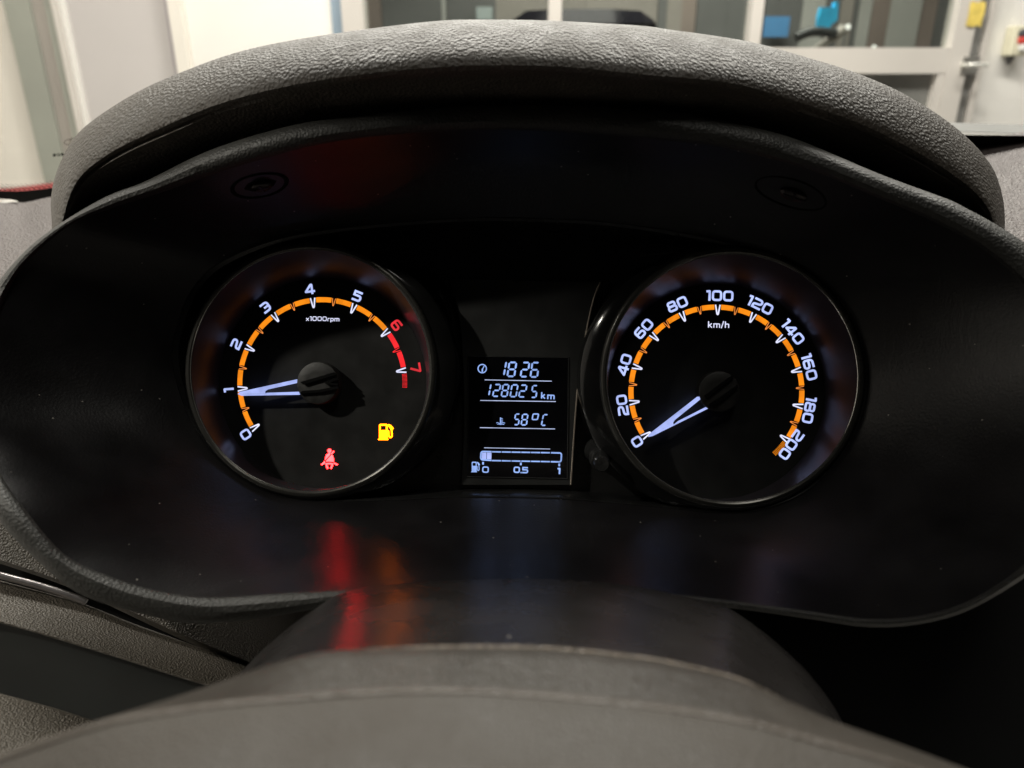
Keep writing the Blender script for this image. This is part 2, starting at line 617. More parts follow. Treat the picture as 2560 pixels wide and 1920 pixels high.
tach, MT, hubT = gauge(
    'tachometer', 'rev counter dial with numerals 0 to 7, red from 6, needle at 1',
    (805, 958), (774, 926), .0569, .0527, 215 * .3743 / FPX, 214.2, 29.17,
    ['0', '1', '2', '3', '4', '5', '6', '7'], 1, 6, (7.6, -2.2, E_RED),
    [(614.5, 1086), (572, 975), (591, 860), (664, 768.5), (774.5, 723), (893.5, 740.5), (991.5, 813), (1039, 919)], 26.5,
    {'hub_r': 53,
     'lit': [[(594, 985), (600, 979.5), (741, 948.5), (752, 955), (668, 973.5), (661, 978), (661, 984)],
             [(594, 985.3), (661, 984.3), (668, 981.8), (757, 979), (747, 987), (604, 989.5)]],
     'dark': [[(752, 955), (836, 931), (842, 937), (760, 961)], [(757, 977), (800, 974), (846, 965), (848, 971), (800, 981), (750, 984)],
              [(815, 953), (845, 944), (847, 949), (826, 957), (847, 959), (845, 964), (815, 960)]]},
    ('x1000rpm', (807.5, 797), 11.8, .17, 1.02))
speedo, MS, hubS = gauge(
    'speedometer', 'speed dial with numerals 0 to 200 and needle resting at 0',
    (1789.8, 979), (1828, 945), .0569, .0527, 217.6 * .3657 / FPX, 213.3, 24.66,
    ['0', '20', '40', '60', '80', '100', '120', '140', '160', '180', '200'], 1, 99, (-35.6, -46.5, E_ORG),
    [(1592.5, 1104), (1556, 1013), (1561, 912), (1609, 822), (1693, 760.7), (1799.5, 739.5), (1900, 762.7), (1982, 829.7), (2023, 917.5), (2023, 1025), (1978, 1112)], 26.5,
    {'hub_r': 50,
     'lit': [[(1621, 1092), (1623, 1086), (1744, 992), (1760, 991), (1687, 1050), (1683, 1056), (1684, 1062)],
             [(1621, 1092.5), (1684, 1062.5), (1696, 1053), (1775, 1013), (1771, 1021), (1632, 1090)]],
     'dark': [[(1760, 989), (1828, 938), (1834, 942), (1764, 997)], [(1772, 1010), (1800, 992), (1842, 962), (1845, 967), (1806, 1000), (1774, 1019)]]},
    ('km/h', (1796.5, 811.5), 15.5, .165, 1.0))


# ------------------------------------------------------------------ warning lamps on the rev counter face
def zpt(ox, oy, sc, x, y):
    return fc(ox + x / sc, oy + y / sc, .00012)


def icon(parent, name, m, polys, strokes, ox, oy, sc, label=None, discs=(), z=.00022):
    bm = MB()
    for pl in polys:
        bm.poly([zpt(ox, oy, sc, *p) for p in pl], z)
    for (pts, wd, cl, r) in strokes:
        q = rpath(pts, cl, r)
        stroke(bm, [zpt(ox, oy, sc, p.x, p.y) for p in q], wd / sc * MM, z + 2e-5, cl)
    for (x, y, r) in discs:
        bm.poly([zpt(ox, oy, sc, x + r * math.cos(t * PI / 12), y - r * math.sin(t * PI / 12)) for t in range(24)], z + 1e-5)
    o = bm.build(name, m, parent, space=MC, smooth=False)
    # all printed marks face the driver
    me = o.data
    for p in me.polygons:
        if p.normal.z < 0:
            p.flip()
    if label:
        o['label'] = label
    return o


icon(tach, 'seat_belt_lamp', E_BELT,
     [[(835, 305), (930, 258), (942, 225), (1032, 225), (1040, 275), (1010, 330), (800, 556), (778, 556), (790, 470)],
      [(1085, 312), (1115, 292), (1158, 370), (1200, 520), (1195, 645), (1050, 628), (930, 622), (845, 634), (830, 590)],
      [(1050, 268), (1170, 118), (1226, 165), (1105, 283)],
      [(770, 592), (795, 640), (795, 700), (645, 797), (602, 750)],
      [(1190, 662), (1392, 742), (1335, 808), (1180, 715)],
      [(800, 702), (900, 684), (990, 678), (1080, 686), (1175, 712), (1150, 830), (1095, 962), (1015, 940), (1085, 765), (990, 752), (888, 762), (960, 932), (878, 967), (828, 860)]],
     [], 770, 1120, 18.44, 'lit red seat belt warning figure', discs=[(990, 125, 95)])
FUELP = [[(660, 560), (680, 500), (740, 470), (1090, 470), (1150, 500), (1165, 575), (660, 575)], [(660, 575), (750, 575), (750, 840), (660, 840)],
         [(1065, 575), (1165, 575), (1165, 840), (1065, 840)], [(660, 840), (1165, 840), (1165, 1340), (660, 1340)],
         [(650, 1340), (1180, 1340), (1208, 1370), (1190, 1420), (610, 1420), (595, 1370)],
         [(1188, 500), (1270, 492), (1400, 580), (1520, 735), (1468, 785), (1335, 790), (1290, 690), (1188, 585)]]
FUELS = [([(1175, 868), (1222, 900), (1222, 1180), (1325, 1290), (1428, 1190), (1395, 780)], 82, False, 70)]
icon(tach, 'fuel_lamp', E_FUEL, FUELP, FUELS, 920, 1040, 23.7, 'lit amber low fuel pump symbol')

# ------------------------------------------------------------------ mask, centre panel and display
goggle_px = [(434, 914), (446, 810), (486, 718), (556, 655), (694, 600), (868, 570), (1100, 550), (1273, 546), (1504, 556), (1713, 585),
             (1875, 625), (2014, 683), (2118, 775), (2166, 914), (2158, 1018), (2106, 1134), (2014, 1227), (1898, 1273), (1794, 1281),
             (1643, 1267), (1389, 1246), (1157, 1243), (984, 1250), (810, 1253), (694, 1238), (579, 1169), (486, 1065)]
gog2 = catmull(goggle_px, 8, True)
H0 = .0200
loc_g = [fc(p.x, p.y, H0) for p in gog2]
bm = MB()
# rim that meets the shroud, then wall back to the base plate
cen = Vector((0, 0))
rim = lambda k, h: [(p.x * k, p.y * k, h) for p in loc_g]
bm.grid([rim(1.012, H0 - .001), rim(1.0, H0 + .0006), rim(.985, H0 - .0004), rim(.972, -.0008)], True)
bm.build('rim', M_MASK, cluster, space=MC)
MB().poly([(p.x * .985, p.y * .985) for p in loc_g], -.0012).build('base_plate', M_MASK, cluster, space=MC, smooth=False)

# centre panel, proud of the base plate
cl_px = [(1123, 698), (1138, 748), (1149, 803), (1156, 875), (1160, 1000), (1158, 1120), (1154, 1212)]
cr_px = [(1501, 706), (1485, 745), (1471, 803), (1458, 875), (1445, 965), (1436, 1074), (1427, 1212)]
hp = .0050
cl = smooth2(cl_px, 20); cr = smooth2(cr_px, 20)
lx = 14
bm = MB()
left_e = [fc(p.x, p.y, hp) for p in cl]
right_e = [fc(p.x, p.y, hp) for p in cr]
rows = []
for a_, b_ in zip(left_e, right_e):
    rows.append([(a_.x - .0012, a_.y, -.001), (a_.x, a_.y, hp), *[(a_.x + (b_.x - a_.x) * k / 6, a_.y + (b_.y - a_.y) * k / 6, hp) for k in range(1, 6)], (b_.x, b_.y, hp), (b_.x + .0012, b_.y, -.001)])
rows = [[(x, y + .0015, -.001) for x, y, z in rows[0]]] + rows
bm.grid(rows)
bm.build('centre_panel', M_PANEL, cluster, space=MC)
# thin bright edge lines on both sides of the panel
bm = MB().tube([(*fc(p.x, p.y, hp + .0004), hp + .0004) for p in smooth2(cr_px, 40)], .00042, 6)
bm.build('edge_trim', mat('edge_trim_metal', (.42, .36, .30), .32, metal=.6, noise=(60, .15)), cluster, space=MC)
bm = MB().tube([(*fc(p.x, p.y, hp + .0003), hp + .0003) for p in smooth2(cl_px, 40)], .00012, 6)
bm.build('edge_trim', M_GLOSSB, cluster, space=MC)
# sculpted cowl blades between panel and dials
for pts, wdt in (([(1690, 655), (1610, 672), (1560, 712), (1520, 770), (1497, 850), (1483, 940), (1478, 1020), (1482, 1075)], .0028),
                 ([(880, 640), (990, 672), (1072, 700), (1112, 760), (1132, 850), (1140, 930), (1140, 1010)], .0026)):
    q = [fc(p.x, p.y, .009) for p in smooth2(pts, 50)]
    rows = []
    for i, p in enumerate(q):
        t = (q[min(i + 1, 49)] - q[max(i - 1, 0)]).normalized()
        nn = Vector((-t.y, t.x))
        k = math.sin(PI * i / 49) ** .5
        sgn = 1 if p.x > 0 else -1
        rows.append([(*(p - nn * wdt * 1.5 * k), .001), (*(p - nn * wdt * .6 * k), .0085), (*p, .0105), (*(p + nn * wdt * .7 * k), .009), (*(p + nn * wdt * 1.6 * k), .002)])
    MB().grid(rows).build('cowl_blade', M_GLOSSB, cluster, space=MC)
# shallow glossy crescents beside the dials, facing outwards and towards the driver
for (bx_, by_, a0, a1) in ((1828, 945, 118, 262), (774, 926, -72, 62)):
    c_ = fc(bx_, by_, .0215)
    rows = []
    for k in range(61):
        aa = math.radians(a0 + (a1 - a0) * k / 60)
        wd_ = math.sin(PI * k / 60) ** .6
        r0 = .0569 + .0036
        prof = [(r0, .0214), (r0 + .0012 * wd_, .0212), (r0 + .0085 * wd_, .0188), (r0 + .0093 * wd_, .0180), (r0 + .0100 * wd_, .008), (r0 + .0102 * wd_, -.001)]
        rows.append([(c_.x + r * math.cos(aa), c_.y + r * math.sin(aa), h) for r, h in prof])
    MB().grid(rows).build('cowl_crescent', M_GLOSSB, cluster, space=MC)
# two narrow ribs above the right dial
for a_, b_ in (((1590, 640), (1757, 628)), ((1600, 652), (1700, 646))):
    MB().tube([(*fc(a_[0], a_[1], .014), .014), (*fc((a_[0] + b_[0]) / 2, (a_[1] + b_[1]) / 2 - 1, .014), .014), (*fc(b_[0], b_[1], .014), .014)], .00035, 6).build('rib', M_BEZ, cluster, space=MC)

# display window
ZL = (1140, 860, 4.609)
z2 = lambda x, y, h=hp: fc(ZL[0] + x / ZL[2], ZL[1] + y / ZL[2], h)
bm = MB()
fr_o = [z2(70, 130), z2(1330, 150), z2(1315, 1580), z2(60, 1560)]
q = [z2(150, 150), z2(1292, 165), z2(1278, 1545), z2(140, 1525)]
disp = MB().prism([q[0], q[3], q[2], q[1]], hp - .0004, hp + .0003).build('trip_display', M_LCD, cluster, space=MC, smooth=False)
tag(disp, 'digital display reading 18 26, 128025 km, 58 degrees C and a nearly empty fuel bar')
bm = MB()
rows = []
for k, (e, h) in enumerate(((0, .0003), (6, .0006), (14, .0002))):
    rr = [z2(150 - e, 150 - e), z2(1292 + e, 165 - e), z2(1278 + e, 1545 + e), z2(140 - e, 1525 + e)]
    rows.append([(p.x, p.y, hp + h) for p in rr])
bm.grid(rows, True)
bm.build('display_frame', M_PANEL, disp, space=MC, smooth=False)
zd = hp + .00045
PXZ = MM / ZL[2] * (.3690 - hp) / .37     # metres per zoom pixel in the display


def seg7(mb, x0, yb, wd, h, sl, segs, t):
    """slanted seven segment digit: (x0, yb) bottom left, pixel units of the enlarged view"""
    f = lambda x, y: z2(x0 + x * wd + sl * y, yb - y * h + (x * wd + x0 - 600) * .011)
    tx = t / wd / 2; ty = t / h / 2
    g = .035
    H_ = lambda y: [(tx * 1.2 + g, y), (tx * 2.1 + g, y + ty), (1 - tx * 2.1 - g, y + ty), (1 - tx * 1.2 - g, y), (1 - tx * 2.1 - g, y - ty), (tx * 2.1 + g, y - ty)]
    V_ = lambda x, y0, y1: [(x, y0 + g), (x + tx, y0 + ty + g), (x + tx, y1 - ty - g), (x, y1 - g), (x - tx, y1 - ty - g), (x - tx, y0 + ty + g)]
    S = {'a': H_(1 - ty), 'g': H_(.5), 'd': H_(ty), 'f': V_(tx, .5, 1 - ty * .6), 'b': V_(1 - tx, .5, 1 - ty * .6), 'e': V_(tx, ty * .6, .5), 'c': V_(1 - tx, ty * .6, .5)}
    for s in segs:
        mb.poly([f(*p) for p in S[s]][::-1], zd)


D7 = {'0': 'abcdef', '1': 'bc', '2': 'abged', '5': 'afgcd', '6': 'afgedc', '8': 'abcdefg', 'C': 'afed'}
digits = [('1', 468, 372, 92, 178, 32, 20), ('8', 580, 382, 100, 180, 28, 20), ('2', 732, 384, 98, 182, 28, 20), ('6', 846, 386, 98, 184, 26, 20),
          ('1', 304, 604, 82, 148, 28, 17), ('2', 414, 612, 84, 152, 26, 17), ('8', 512, 612, 82, 152, 26, 17), ('0', 614, 614, 84, 152, 26, 17), ('2', 714, 616, 86, 152, 26, 17), ('5', 856, 620, 72, 152, 22, 17),
          ('5', 660, 936, 66, 138, 20, 16), ('8', 742, 938, 76, 138, 20, 16), ('C', 974, 940, 68, 138, 28, 16)]
for (c_, x0, yb, wd, h, sl, t) in digits:
    bm = MB()
    seg7(bm, x0, yb, wd, h, sl, D7[c_], t)
    o = bm.build('digit', E_LCD, disp, space=MC, smooth=False)
    o['label'] = 'digit ' + c_ if c_ != 'C' else 'letter C'


def lcd_strokes(name, items, m=E_LCD, label=None, polys=(), discs=()):
    bm = MB()
    for (pts, wd, cl, r) in items:
        q = rpath(pts, cl, r)
        stroke(bm, [z2(p.x, p.y) for p in q], wd * PXZ, zd, cl)
    for pl in polys:
        bm.poly([z2(*p) for p in pl], zd)
    o = bm.build(name, m, disp, space=MC, smooth=False)
    for p in o.data.polygons:
        if p.normal.z < 0:
            p.flip()
    if label:
        o['label'] = label
    return o


lcd_strokes('degree_sign', [([(888, 806), (952, 806), (938, 870), (878, 870)], 15, True, 14)])
lcd_strokes('dividing_line', [([(332, 413), (1103, 428)], 8, False, 0)], E_LINE)
lcd_strokes('dividing_line', [([(280, 650), (1150, 663)], 8, False, 0)], E_LINE)
lcd_strokes('dividing_line', [([(276, 963), (1141, 978)], 8, False, 0)], E_LINE)
lcd_strokes('dividing_line', [([(325, 1195), (1085, 1209)], 7, False, 0)], E_LINE)
lcd_strokes('clock_symbol', [([(303 + 48 * math.cos(k * PI / 16), 284 + 48 * math.sin(k * PI / 16)) for k in range(32)], 12, True, 0),
                             ([(303, 322), (306, 284)], 16, False, 0), ([(306, 290), (326, 254)], 10, False, 0)], label='round clock symbol')
lcd_strokes('coolant_symbol', [([(514, 846), (514, 915)], 13, False, 0), ([(514, 858), (538, 858)], 7, False, 0), ([(514, 876), (540, 877)], 7, False, 0), ([(514, 894), (540, 895)], 7, False, 0),
                               ([(465, 910), (480, 904), (495, 912), (512, 916), (530, 908), (548, 905), (565, 911)], 8, False, 5),
                               ([(475, 925), (492, 920), (512, 928), (530, 922), (556, 925)], 8, False, 5)], label='coolant temperature symbol')
# the word km
bm = MB()
c1 = z2(1006, 592); c2 = z2(1096, 604)
text(bm, 'k', (c1.x, c1.y), -.015, 72 * PXZ, zd, wt=.2, gap=0)
text(bm, 'm', (c2.x, c2.y + 6 * PXZ), -.015, 76 * PXZ, zd, wt=.19, gap=0, sx=1.05)
tag(bm.build('unit_lettering', E_LCD, disp, space=MC, smooth=False), 'lettering km')
# fuel bar outline: caps and dashes, two filled blocks
bar = [([(410, 1240), (290, 1237), (285, 1332), (410, 1340)], 17, False, 26)]
lcd_strokes('fuel_bar_cap', bar)
lcd_strokes('fuel_bar_cap', [([(1094, 1252), (1216, 1255), (1210, 1358), (1092, 1355)], 17, False, 26)])
for k in range(6):
    x0 = 415 + k * 112.5
    for (y0, sl) in ((1241, .0165), (1342, .019)):
        lcd_strokes('fuel_bar_dash', [([(x0, y0 + (x0 - 415) * sl), (x0 + 104, y0 + (x0 - 311) * sl)], 15, False, 0)])
lcd_strokes('fuel_bar_block', [], polys=[[(300, 1249), (352, 1250), (350, 1325), (297, 1324)]], m=E_NEED)
lcd_strokes('fuel_bar_block', [], polys=[[(358, 1250), (410, 1251), (408, 1327), (356, 1325)]], m=E_NEED)
for x, y in ((313, 1372), (748, 1380), (1190, 1391)):
    lcd_strokes('fuel_bar_tick', [([(x, y - 15), (x - 1, y + 16)], 20, False, 0)])
bm = MB(); c = z2(341, 1446); text(bm, '0', c, -.015, 74 * PXZ, zd, wt=.2, sx=1.12); tag(bm.build('numeral', E_LCD, disp, space=MC, smooth=False), 'numeral 0')
bm = MB(); c = z2(748, 1450); text(bm, '0.5', c, -.015, 72 * PXZ, zd, wt=.22, gap=.1, sx=1.08); tag(bm.build('numeral', E_LCD, disp, space=MC, smooth=False), 'numeral 0.5')
bm = MB(); c = z2(1186, 1462); text(bm, '1', c, -.015, 72 * PXZ, zd, wt=.26, sx=1.1); tag(bm.build('numeral', E_LCD, disp, space=MC, smooth=False), 'numeral 1')
sc_f = 23.7 * 70 / 640 * (1 / 4.609) * 4.609
fx = lambda x, y: (175 + (x - 595) * .112, 1355 + (y - 470) * .128)
lcd_strokes('fuel_symbol', [([fx(*p) for p in FUELS[0][0]], 10, False, 8)], polys=[[fx(*p) for p in pl] for pl in FUELP], label='small fuel pump symbol')

# reset knob beside the speedometer
b0 = fc(1494, 1126, .004); b1 = fc(1500, 1143, .016); b2 = fc(1505, 1161, .0285)
R0 = 30 * MM
n = 40
rows = []
for (t, r) in ((0, 1.15), (.05, 1.2), (.12, 1.12), (.16, 1.0), (.55, .98), (.6, .93), (.62, .74), (.92, .70), (.97, .66), (1.0, .56), (1.0, .3), (.985, .01)):
    p = Vector((*b0, .002)).lerp(Vector((*b2, .0285)), t)
    rows.append([(p.x + R0 * r * .92 * math.cos(2 * PI * i / n), p.y + R0 * r * .92 * math.sin(2 * PI * i / n), p.z) for i in range(n)])
tag(MB().grid(rows, True).build('reset_knob', mat('knob_gloss', (.018, .018, .018), .14, noise=(60, .2)), cluster, space=MC), 'stubby glossy black reset knob')

# ================================================================== SHROUD (funnel round the cluster)
outer_px = [(134, 570), (260, 494), (366, 452), (529, 374), (732, 313), (895, 290), (1003, 277), (1207, 264), (1410, 264), (1560, 270), (1695, 281), (1823, 305),
            (1985, 346), (2189, 431), (2331, 484), (2392, 508), (2555, 602), (2650, 700), (2720, 850), (2740, 1050), (2700, 1250), (2620, 1395), (2560, 1446),
            (2420, 1527), (2293, 1562), (2166, 1568), (2040, 1550), (1841, 1522), (1600, 1500), (1280, 1490), (1000, 1497), (850, 1512), (692, 1540), (560, 1556),
            (468, 1557), (346, 1532), (195, 1483), (81, 1390), (0, 1304), (-60, 1200), (-90, 1050), (-80, 880), (-30, 745), (50, 640)]
inner_px = [(81, 640), (180, 560), (285, 519), (407, 480), (610, 411), (814, 358), (1003, 335), (1207, 325), (1410, 330), (1695, 354), (1823, 372), (2026, 425), (2189, 492),
            (2330, 552), (2450, 618), (2560, 710), (2630, 810), (2680, 930), (2690, 1080), (2655, 1230), (2590, 1370), (2540, 1428), (2420, 1503), (2293, 1540), (2166, 1547),
            (2040, 1530), (1841, 1503), (1600, 1478), (1280, 1465), (1000, 1468), (895, 1473), (692, 1484), (529, 1494), (407, 1480), (285, 1445), (163, 1388),
            (61, 1272), (0, 1180), (-30, 1060), (-30, 900), (0, 780), (35, 700)]
NA = 300
CENTRE = Vector((1300, 930))


def polar(curve_px):
    c = catmull(curve_px, 8, True)
    al = sorted([(math.atan2(-(p.y - CENTRE.y), p.x - CENTRE.x), (p - CENTRE).length) for p in c])
    al = [(al[-1][0] - 2 * PI, al[-1][1])] + al + [(al[0][0] + 2 * PI, al[0][1])]

    def f(th):
        th = (th + PI) % (2 * PI) - PI
        lo, hi = 0, len(al) - 1
        while hi - lo > 1:
            m = (lo + hi) // 2
            if al[m][0] <= th: lo = m
            else: hi = m
        t = (th - al[lo][0]) / max(1e-9, al[hi][0] - al[lo][0])
        r = al[lo][1] * (1 - t) + al[hi][1] * t
        return Vector((CENTRE.x + r * math.cos(th), CENTRE.y - r * math.sin(th)))
    return f


fo, fi, fg = polar(outer_px), polar(inner_px), polar(goggle_px)


def sstep(x):
    x = max(0, min(1, x))
    return x * x * (3 - 2 * x)


def dlip(p):
    return .262 + .043 * sstep((1520 - p.y) / 1250) + .020 * sstep((1000 - p.x) / 900) * sstep((1300 - p.y) / 300) * sstep((p.y - 280) / 200)


def gog3(th):
    p = fg(th)
    q = fc(p.x, p.y, H0)
    return MC @ Vector((q.x, q.y, H0))


def fun(th, t):
    """shroud surface, t = 0 at the lip, 1 at the cluster"""
    p = fi(th)
    a = P(p.x, p.y, dlip(p) + .003)
    b = gog3(th)
    q = a.lerp(b, t)
    # gentle outward belly
    c = P(CENTRE.x, CENTRE.y, dlip(p) + (.352 - dlip(p)) * t)
    return q + (q - c).normalized() * .0035 * math.sin(PI * t) * (1 if True else 0)


ths = [PI - 2 * PI * k / NA for k in range(NA)]
rows = [[fun(th, t / 16) for th in ths] for t in range(17)]
shroud = empty('binnacle_shroud', P(1280, 1490, .26), 'satin black funnel shaped surround with rounded lip encircling both dials', 'dashboard trim')
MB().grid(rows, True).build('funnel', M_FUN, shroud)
rows = []
for s, dd, ex in ((1.22, .05, 1), (1.10, .022, 1), (1.0, .0045, 1), (.85, .0006, 1), (.62, -.0012, 1), (.35, -.0010, 1), (.12, .0006, 1), (0, .0028, 1), (-.02, .006, 1)):
    r_ = []
    for th in ths:
        a, b = fi(th), fo(th)
        if s > 1:
            q = b + (b - CENTRE).normalized() * (-14 if s > 1.15 else -3)
        else:
            q = a.lerp(b, s)
        r_.append(P(q.x, q.y, dlip(a) + dd))
    rows.append(r_)
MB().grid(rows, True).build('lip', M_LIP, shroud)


# screws in the roof of the shroud
def find_t(u, v):
    best = None
    th = math.atan2(-(v - CENTRE.y), u - CENTRE.x)
    for k in range(61):
        for dth in (-.04, -.02, 0, .02, .04):
            q = fun(th + dth, k / 60) - CAM
            d = q.dot(FW)
            uu = 1280 + q.dot(RX) / d * FPX; vv = 960 - q.dot(UP) / d * FPX
            e = (uu - u) ** 2 + (vv - v) ** 2
            if best is None or e < best[0]:
                best = (e, th + dth, k / 60)
    return best[1], best[2]


for (u, v) in ((648, 463), (1978, 481)):
    th, t = find_t(u, v)
    p = fun(th, t)
    e1 = (fun(th - .02, t) - fun(th + .02, t)).normalized()
    e2 = (fun(th, t + .03) - fun(th, t - .03)).normalized()
    nn = e1.cross(e2).normalized()
    if nn.dot(CAM - p) < 0: nn = -nn
    e2 = nn.cross(e1)
    wide = 1.0 if u < 1300 else 1.22
    e1 = e1 * wide; e2 = e2 * .56
    Ms = Matrix(((e1.x, e2.x, nn.x, p.x), (e1.y, e2.y, nn.y, p.y), (e1.z, e2.z, nn.z, p.z), (0, 0, 0, 1)))
    sock = MB().lathe([(.0135, -.0002), (.0132, .0006), (.0125, .0008), (.0118, .0004), (.0112, -.0), (.0001, .0001)], n=40).build('screw_dark_disc', M_BLACK, shroud, space=Ms)  # raised black disc; the dark of a hole is put into its colour
    hd = MB()
    hd.lathe([(.0050, .0001), (.0049, .0014), (.0042, .0020), (.0022, .0024), (.0001, .0024)], c=(.001, 0), n=32)
    hd.box((-.0025, -.0005, .0022), (.0045, .0005, .0027)).box((.0005, -.0035, .0021), (.0015, .0035, .0027))
    hd.build('screw', M_SCREW, sock, space=Ms)

# ================================================================== HOOD
sil = [(131, 600), (130, 565), (128, 488), (150, 407), (203, 325), (325, 240), (447, 183), (610, 126), (814, 87), (1085, 53), (1247, 49), (1410, 53), (1614, 65), (1660, 72), (1863, 102),
       (2026, 146), (2148, 185), (2270, 240), (2392, 321), (2474, 407), (2506, 488), (2512, 570), (2500, 660), (2470, 750)]
dark = [(160, 600), (158, 562), (200, 455), (285, 390), (407, 333), (570, 268), (800, 216), (1085, 184), (1370, 180), (1614, 203), (1823, 222), (1985, 268), (2148, 325), (2311, 407), (2433, 488),
        (2480, 560), (2475, 640), (2430, 745)]
gapc = [(205, 610), (230, 590), (300, 540), (420, 480), (560, 410), (800, 350), (1000, 320), (1207, 305), (1410, 305), (1650, 320), (1823, 350), (1985, 392), (2150, 460), (2300, 530), (2400, 600),
        (2420, 680), (2400, 760)]
NH = 140
S_ = smooth2(sil, NH); D_ = smooth2(dark, NH); G_ = smooth2(gapc, NH)
hc = Vector((1310, 760))
k2 = lambda p: ((p.x - 1300) / 1200) ** 2
rows = []
rows.append([P(*(hc + (p - hc) * .80), .50) for p in S_])
rows.append([P(*(hc + (p - hc) * .90), .42) for p in S_])
rows.append([P(*(hc + (p - hc) * .955), .360 + .025 * k2(p)) for p in S_])
rows.append([P(*(hc + (p - hc) * .985), .326 + .045 * k2(p)) for p in S_])
rows.append([P(*(hc + (p - hc) * .997), .316 + .045 * k2(p)) for p in S_])
rows.append([P(p.x, p.y, .309 + .045 * k2(p)) for p in S_])
for t, d in ((.07, .3038), (.18, .2985), (.35, .2932), (.55, .2892), (.75, .2865), (.88, .2862), (.96, .2875), (1.0, .2892)):
    # ease so that the section is round
    rows.append([P(*a.lerp(b, t), d + .045 * k2(a)) for a, b in zip(S_, D_)])
for t, d in ((.06, .293), (.14, .297), (.35, .303), (.7, .318), (1.0, .335)):
    rows.append([P(*a.lerp(b, t), d + .045 * k2(a)) for a, b in zip(D_, G_)])
hood = MB().grid(rows).build('instrument_hood', M_HOOD)
tag(hood, 'arched dark grey leather grained hood over the instrument dials, its crest lit by lamps', 'dashboard trim')

# ================================================================== DASHBOARD
dash = empty('dashboard', P(1280, 1200, .5), 'grained dark plastic dashboard seen beside and below the instrument surround', 'dashboard')
far = [(-500, 520), (-200, 505), (0, 502), (60, 506), (130, 492), (300, 470), (1280, 430), (2200, 440), (2330, 395), (2430, 359), (2560, 329), (2800, 280), (3100, 240)]
near = [(-500, 900), (-200, 850), (0, 820), (60, 800), (130, 790), (300, 760), (1280, 720), (2200, 740), (2330, 760), (2430, 770), (2560, 800), (2800, 850), (3100, 900)]
FA = catmull(far, 8); NE = catmull(near, 8)
rows = []
for t in range(0, 13):
    t = t / 12
    rows.append([P(*b.lerp(a, t), .415 + .255 * t ** 1.5) for a, b in zip(FA, NE)])
rows.append([p + Vector((0, .02, -.02)) for p in rows[-1]])
rows.append([p + Vector((0, .02, -.25)) for p in rows[-1]])
MB().grid(rows).build('top_pad', M_DASH, dash)
# pale trim corner at the foot of the screen, left
MB().grid([[P(-60, 492, .668), P(0, 497, .668), P(30, 499, .668), P(46, 503, .668)], [P(-60, 514, .664), P(0, 509, .664), P(30, 505, .664), P(46, 504, .664)]]).build('defroster_trim', mat('pale_trim', (.5, .47, .42), .5, noise=(20, .1)), dash)

rowpx = lambda pts, d, n=60: [P(p.x, p.y, dd) for p, dd in zip(smooth2(pts, n), [d[0] + (d[1] - d[0]) * k / (n - 1) for k in range(n)])]
# upper side panel, left of and behind the surround
MB().grid([rowpx([(-200, 900), (100, 1000), (600, 1450), (900, 1520)], (.36, .38)), rowpx([(-200, 1340), (0, 1400), (190, 1466), (430, 1575), (650, 1665), (900, 1760)], (.335, .345)),
           rowpx([(-200, 1350), (0, 1409), (190, 1476), (430, 1588), (650, 1680), (900, 1775)], (.34, .355))]).build('side_panel', M_DASHL, dash)
MB().grid([rowpx([(-200, 1340), (0, 1404), (190, 1470), (430, 1580), (650, 1670), (900, 1790)], (.36, .37)), rowpx([(-200, 1420), (0, 1456), (195, 1512), (430, 1600), (650, 1690), (900, 1800)], (.36, .37))]).build('shadow_gap', M_BLACK, dash)
# silver strip
st = smooth2([(-120, 1402), (0, 1438), (60, 1454), (130, 1474), (196, 1497), (215, 1506)], 30)
MB().tube([P(p.x, p.y, .3325 + .006 * (k / 29)) for k, p in enumerate(st)], .00155, 10).build('silver_strip', M_TRIM, dash)
# grained band
b0_ = [(-200, 1400), (0, 1452), (195, 1506), (340, 1562), (480, 1612), (600, 1652), (760, 1705)]
b1_ = [(-200, 1515), (0, 1556), (265, 1634), (440, 1690), (520, 1714), (640, 1752), (760, 1790)]
R = lambda pts, dv, d: rowpx([(x, y + dv) for x, y in pts], d)
MB().grid([R(b0_, 6, (.352, .362)), R(b0_, -1, (.342, .35)), R(b0_, 2, (.338, .345)),
           [a.lerp(b, .5) for a, b in zip(R(b0_, 2, (.338, .345)), R(b1_, -3, (.312, .318)))], R(b1_, -3, (.312, .318)), R(b1_, 0, (.312, .318)), R(b1_, 2, (.316, .322))]).build('grained_band', M_DASHL, dash)
b2_ = [(-200, 1680), (0, 1735), (130, 1770), (225, 1800), (330, 1835), (640, 1930), (760, 1990)]
MB().grid([R(b1_, 1, (.318, .324)), [a.lerp(b, .4) for a, b in zip(R(b1_, 1, (.318, .324)), R(b2_, 0, (.33, .335)))],
           [a.lerp(b, .85) for a, b in zip(R(b1_, 1, (.318, .324)), R(b2_, 0, (.33, .335)))], R(b2_, 8, (.33, .335))]).build('smooth_recess', M_SMOOTH, dash)
MB().grid([R(b2_, 4, (.31, .315)), R(b2_, -2, (.298, .303)), R(b2_, 2, (.292, .297)), R(b2_, 120, (.27, .28)), R(b2_, 300, (.25, .26))]).build('knee_panel', M_DASHL, dash)
# lower dash, right; its black colour stands in for the shade there
MB().grid([[P(600, 1440, .40), P(1400, 1440, .40), P(2100, 1440, .40), P(2900, 1300, .40)], [P(600, 2150, .34), P(1400, 2150, .34), P(2100, 2150, .34), P(2900, 2150, .34)]]).build('lower_panel', M_BLACK, dash)

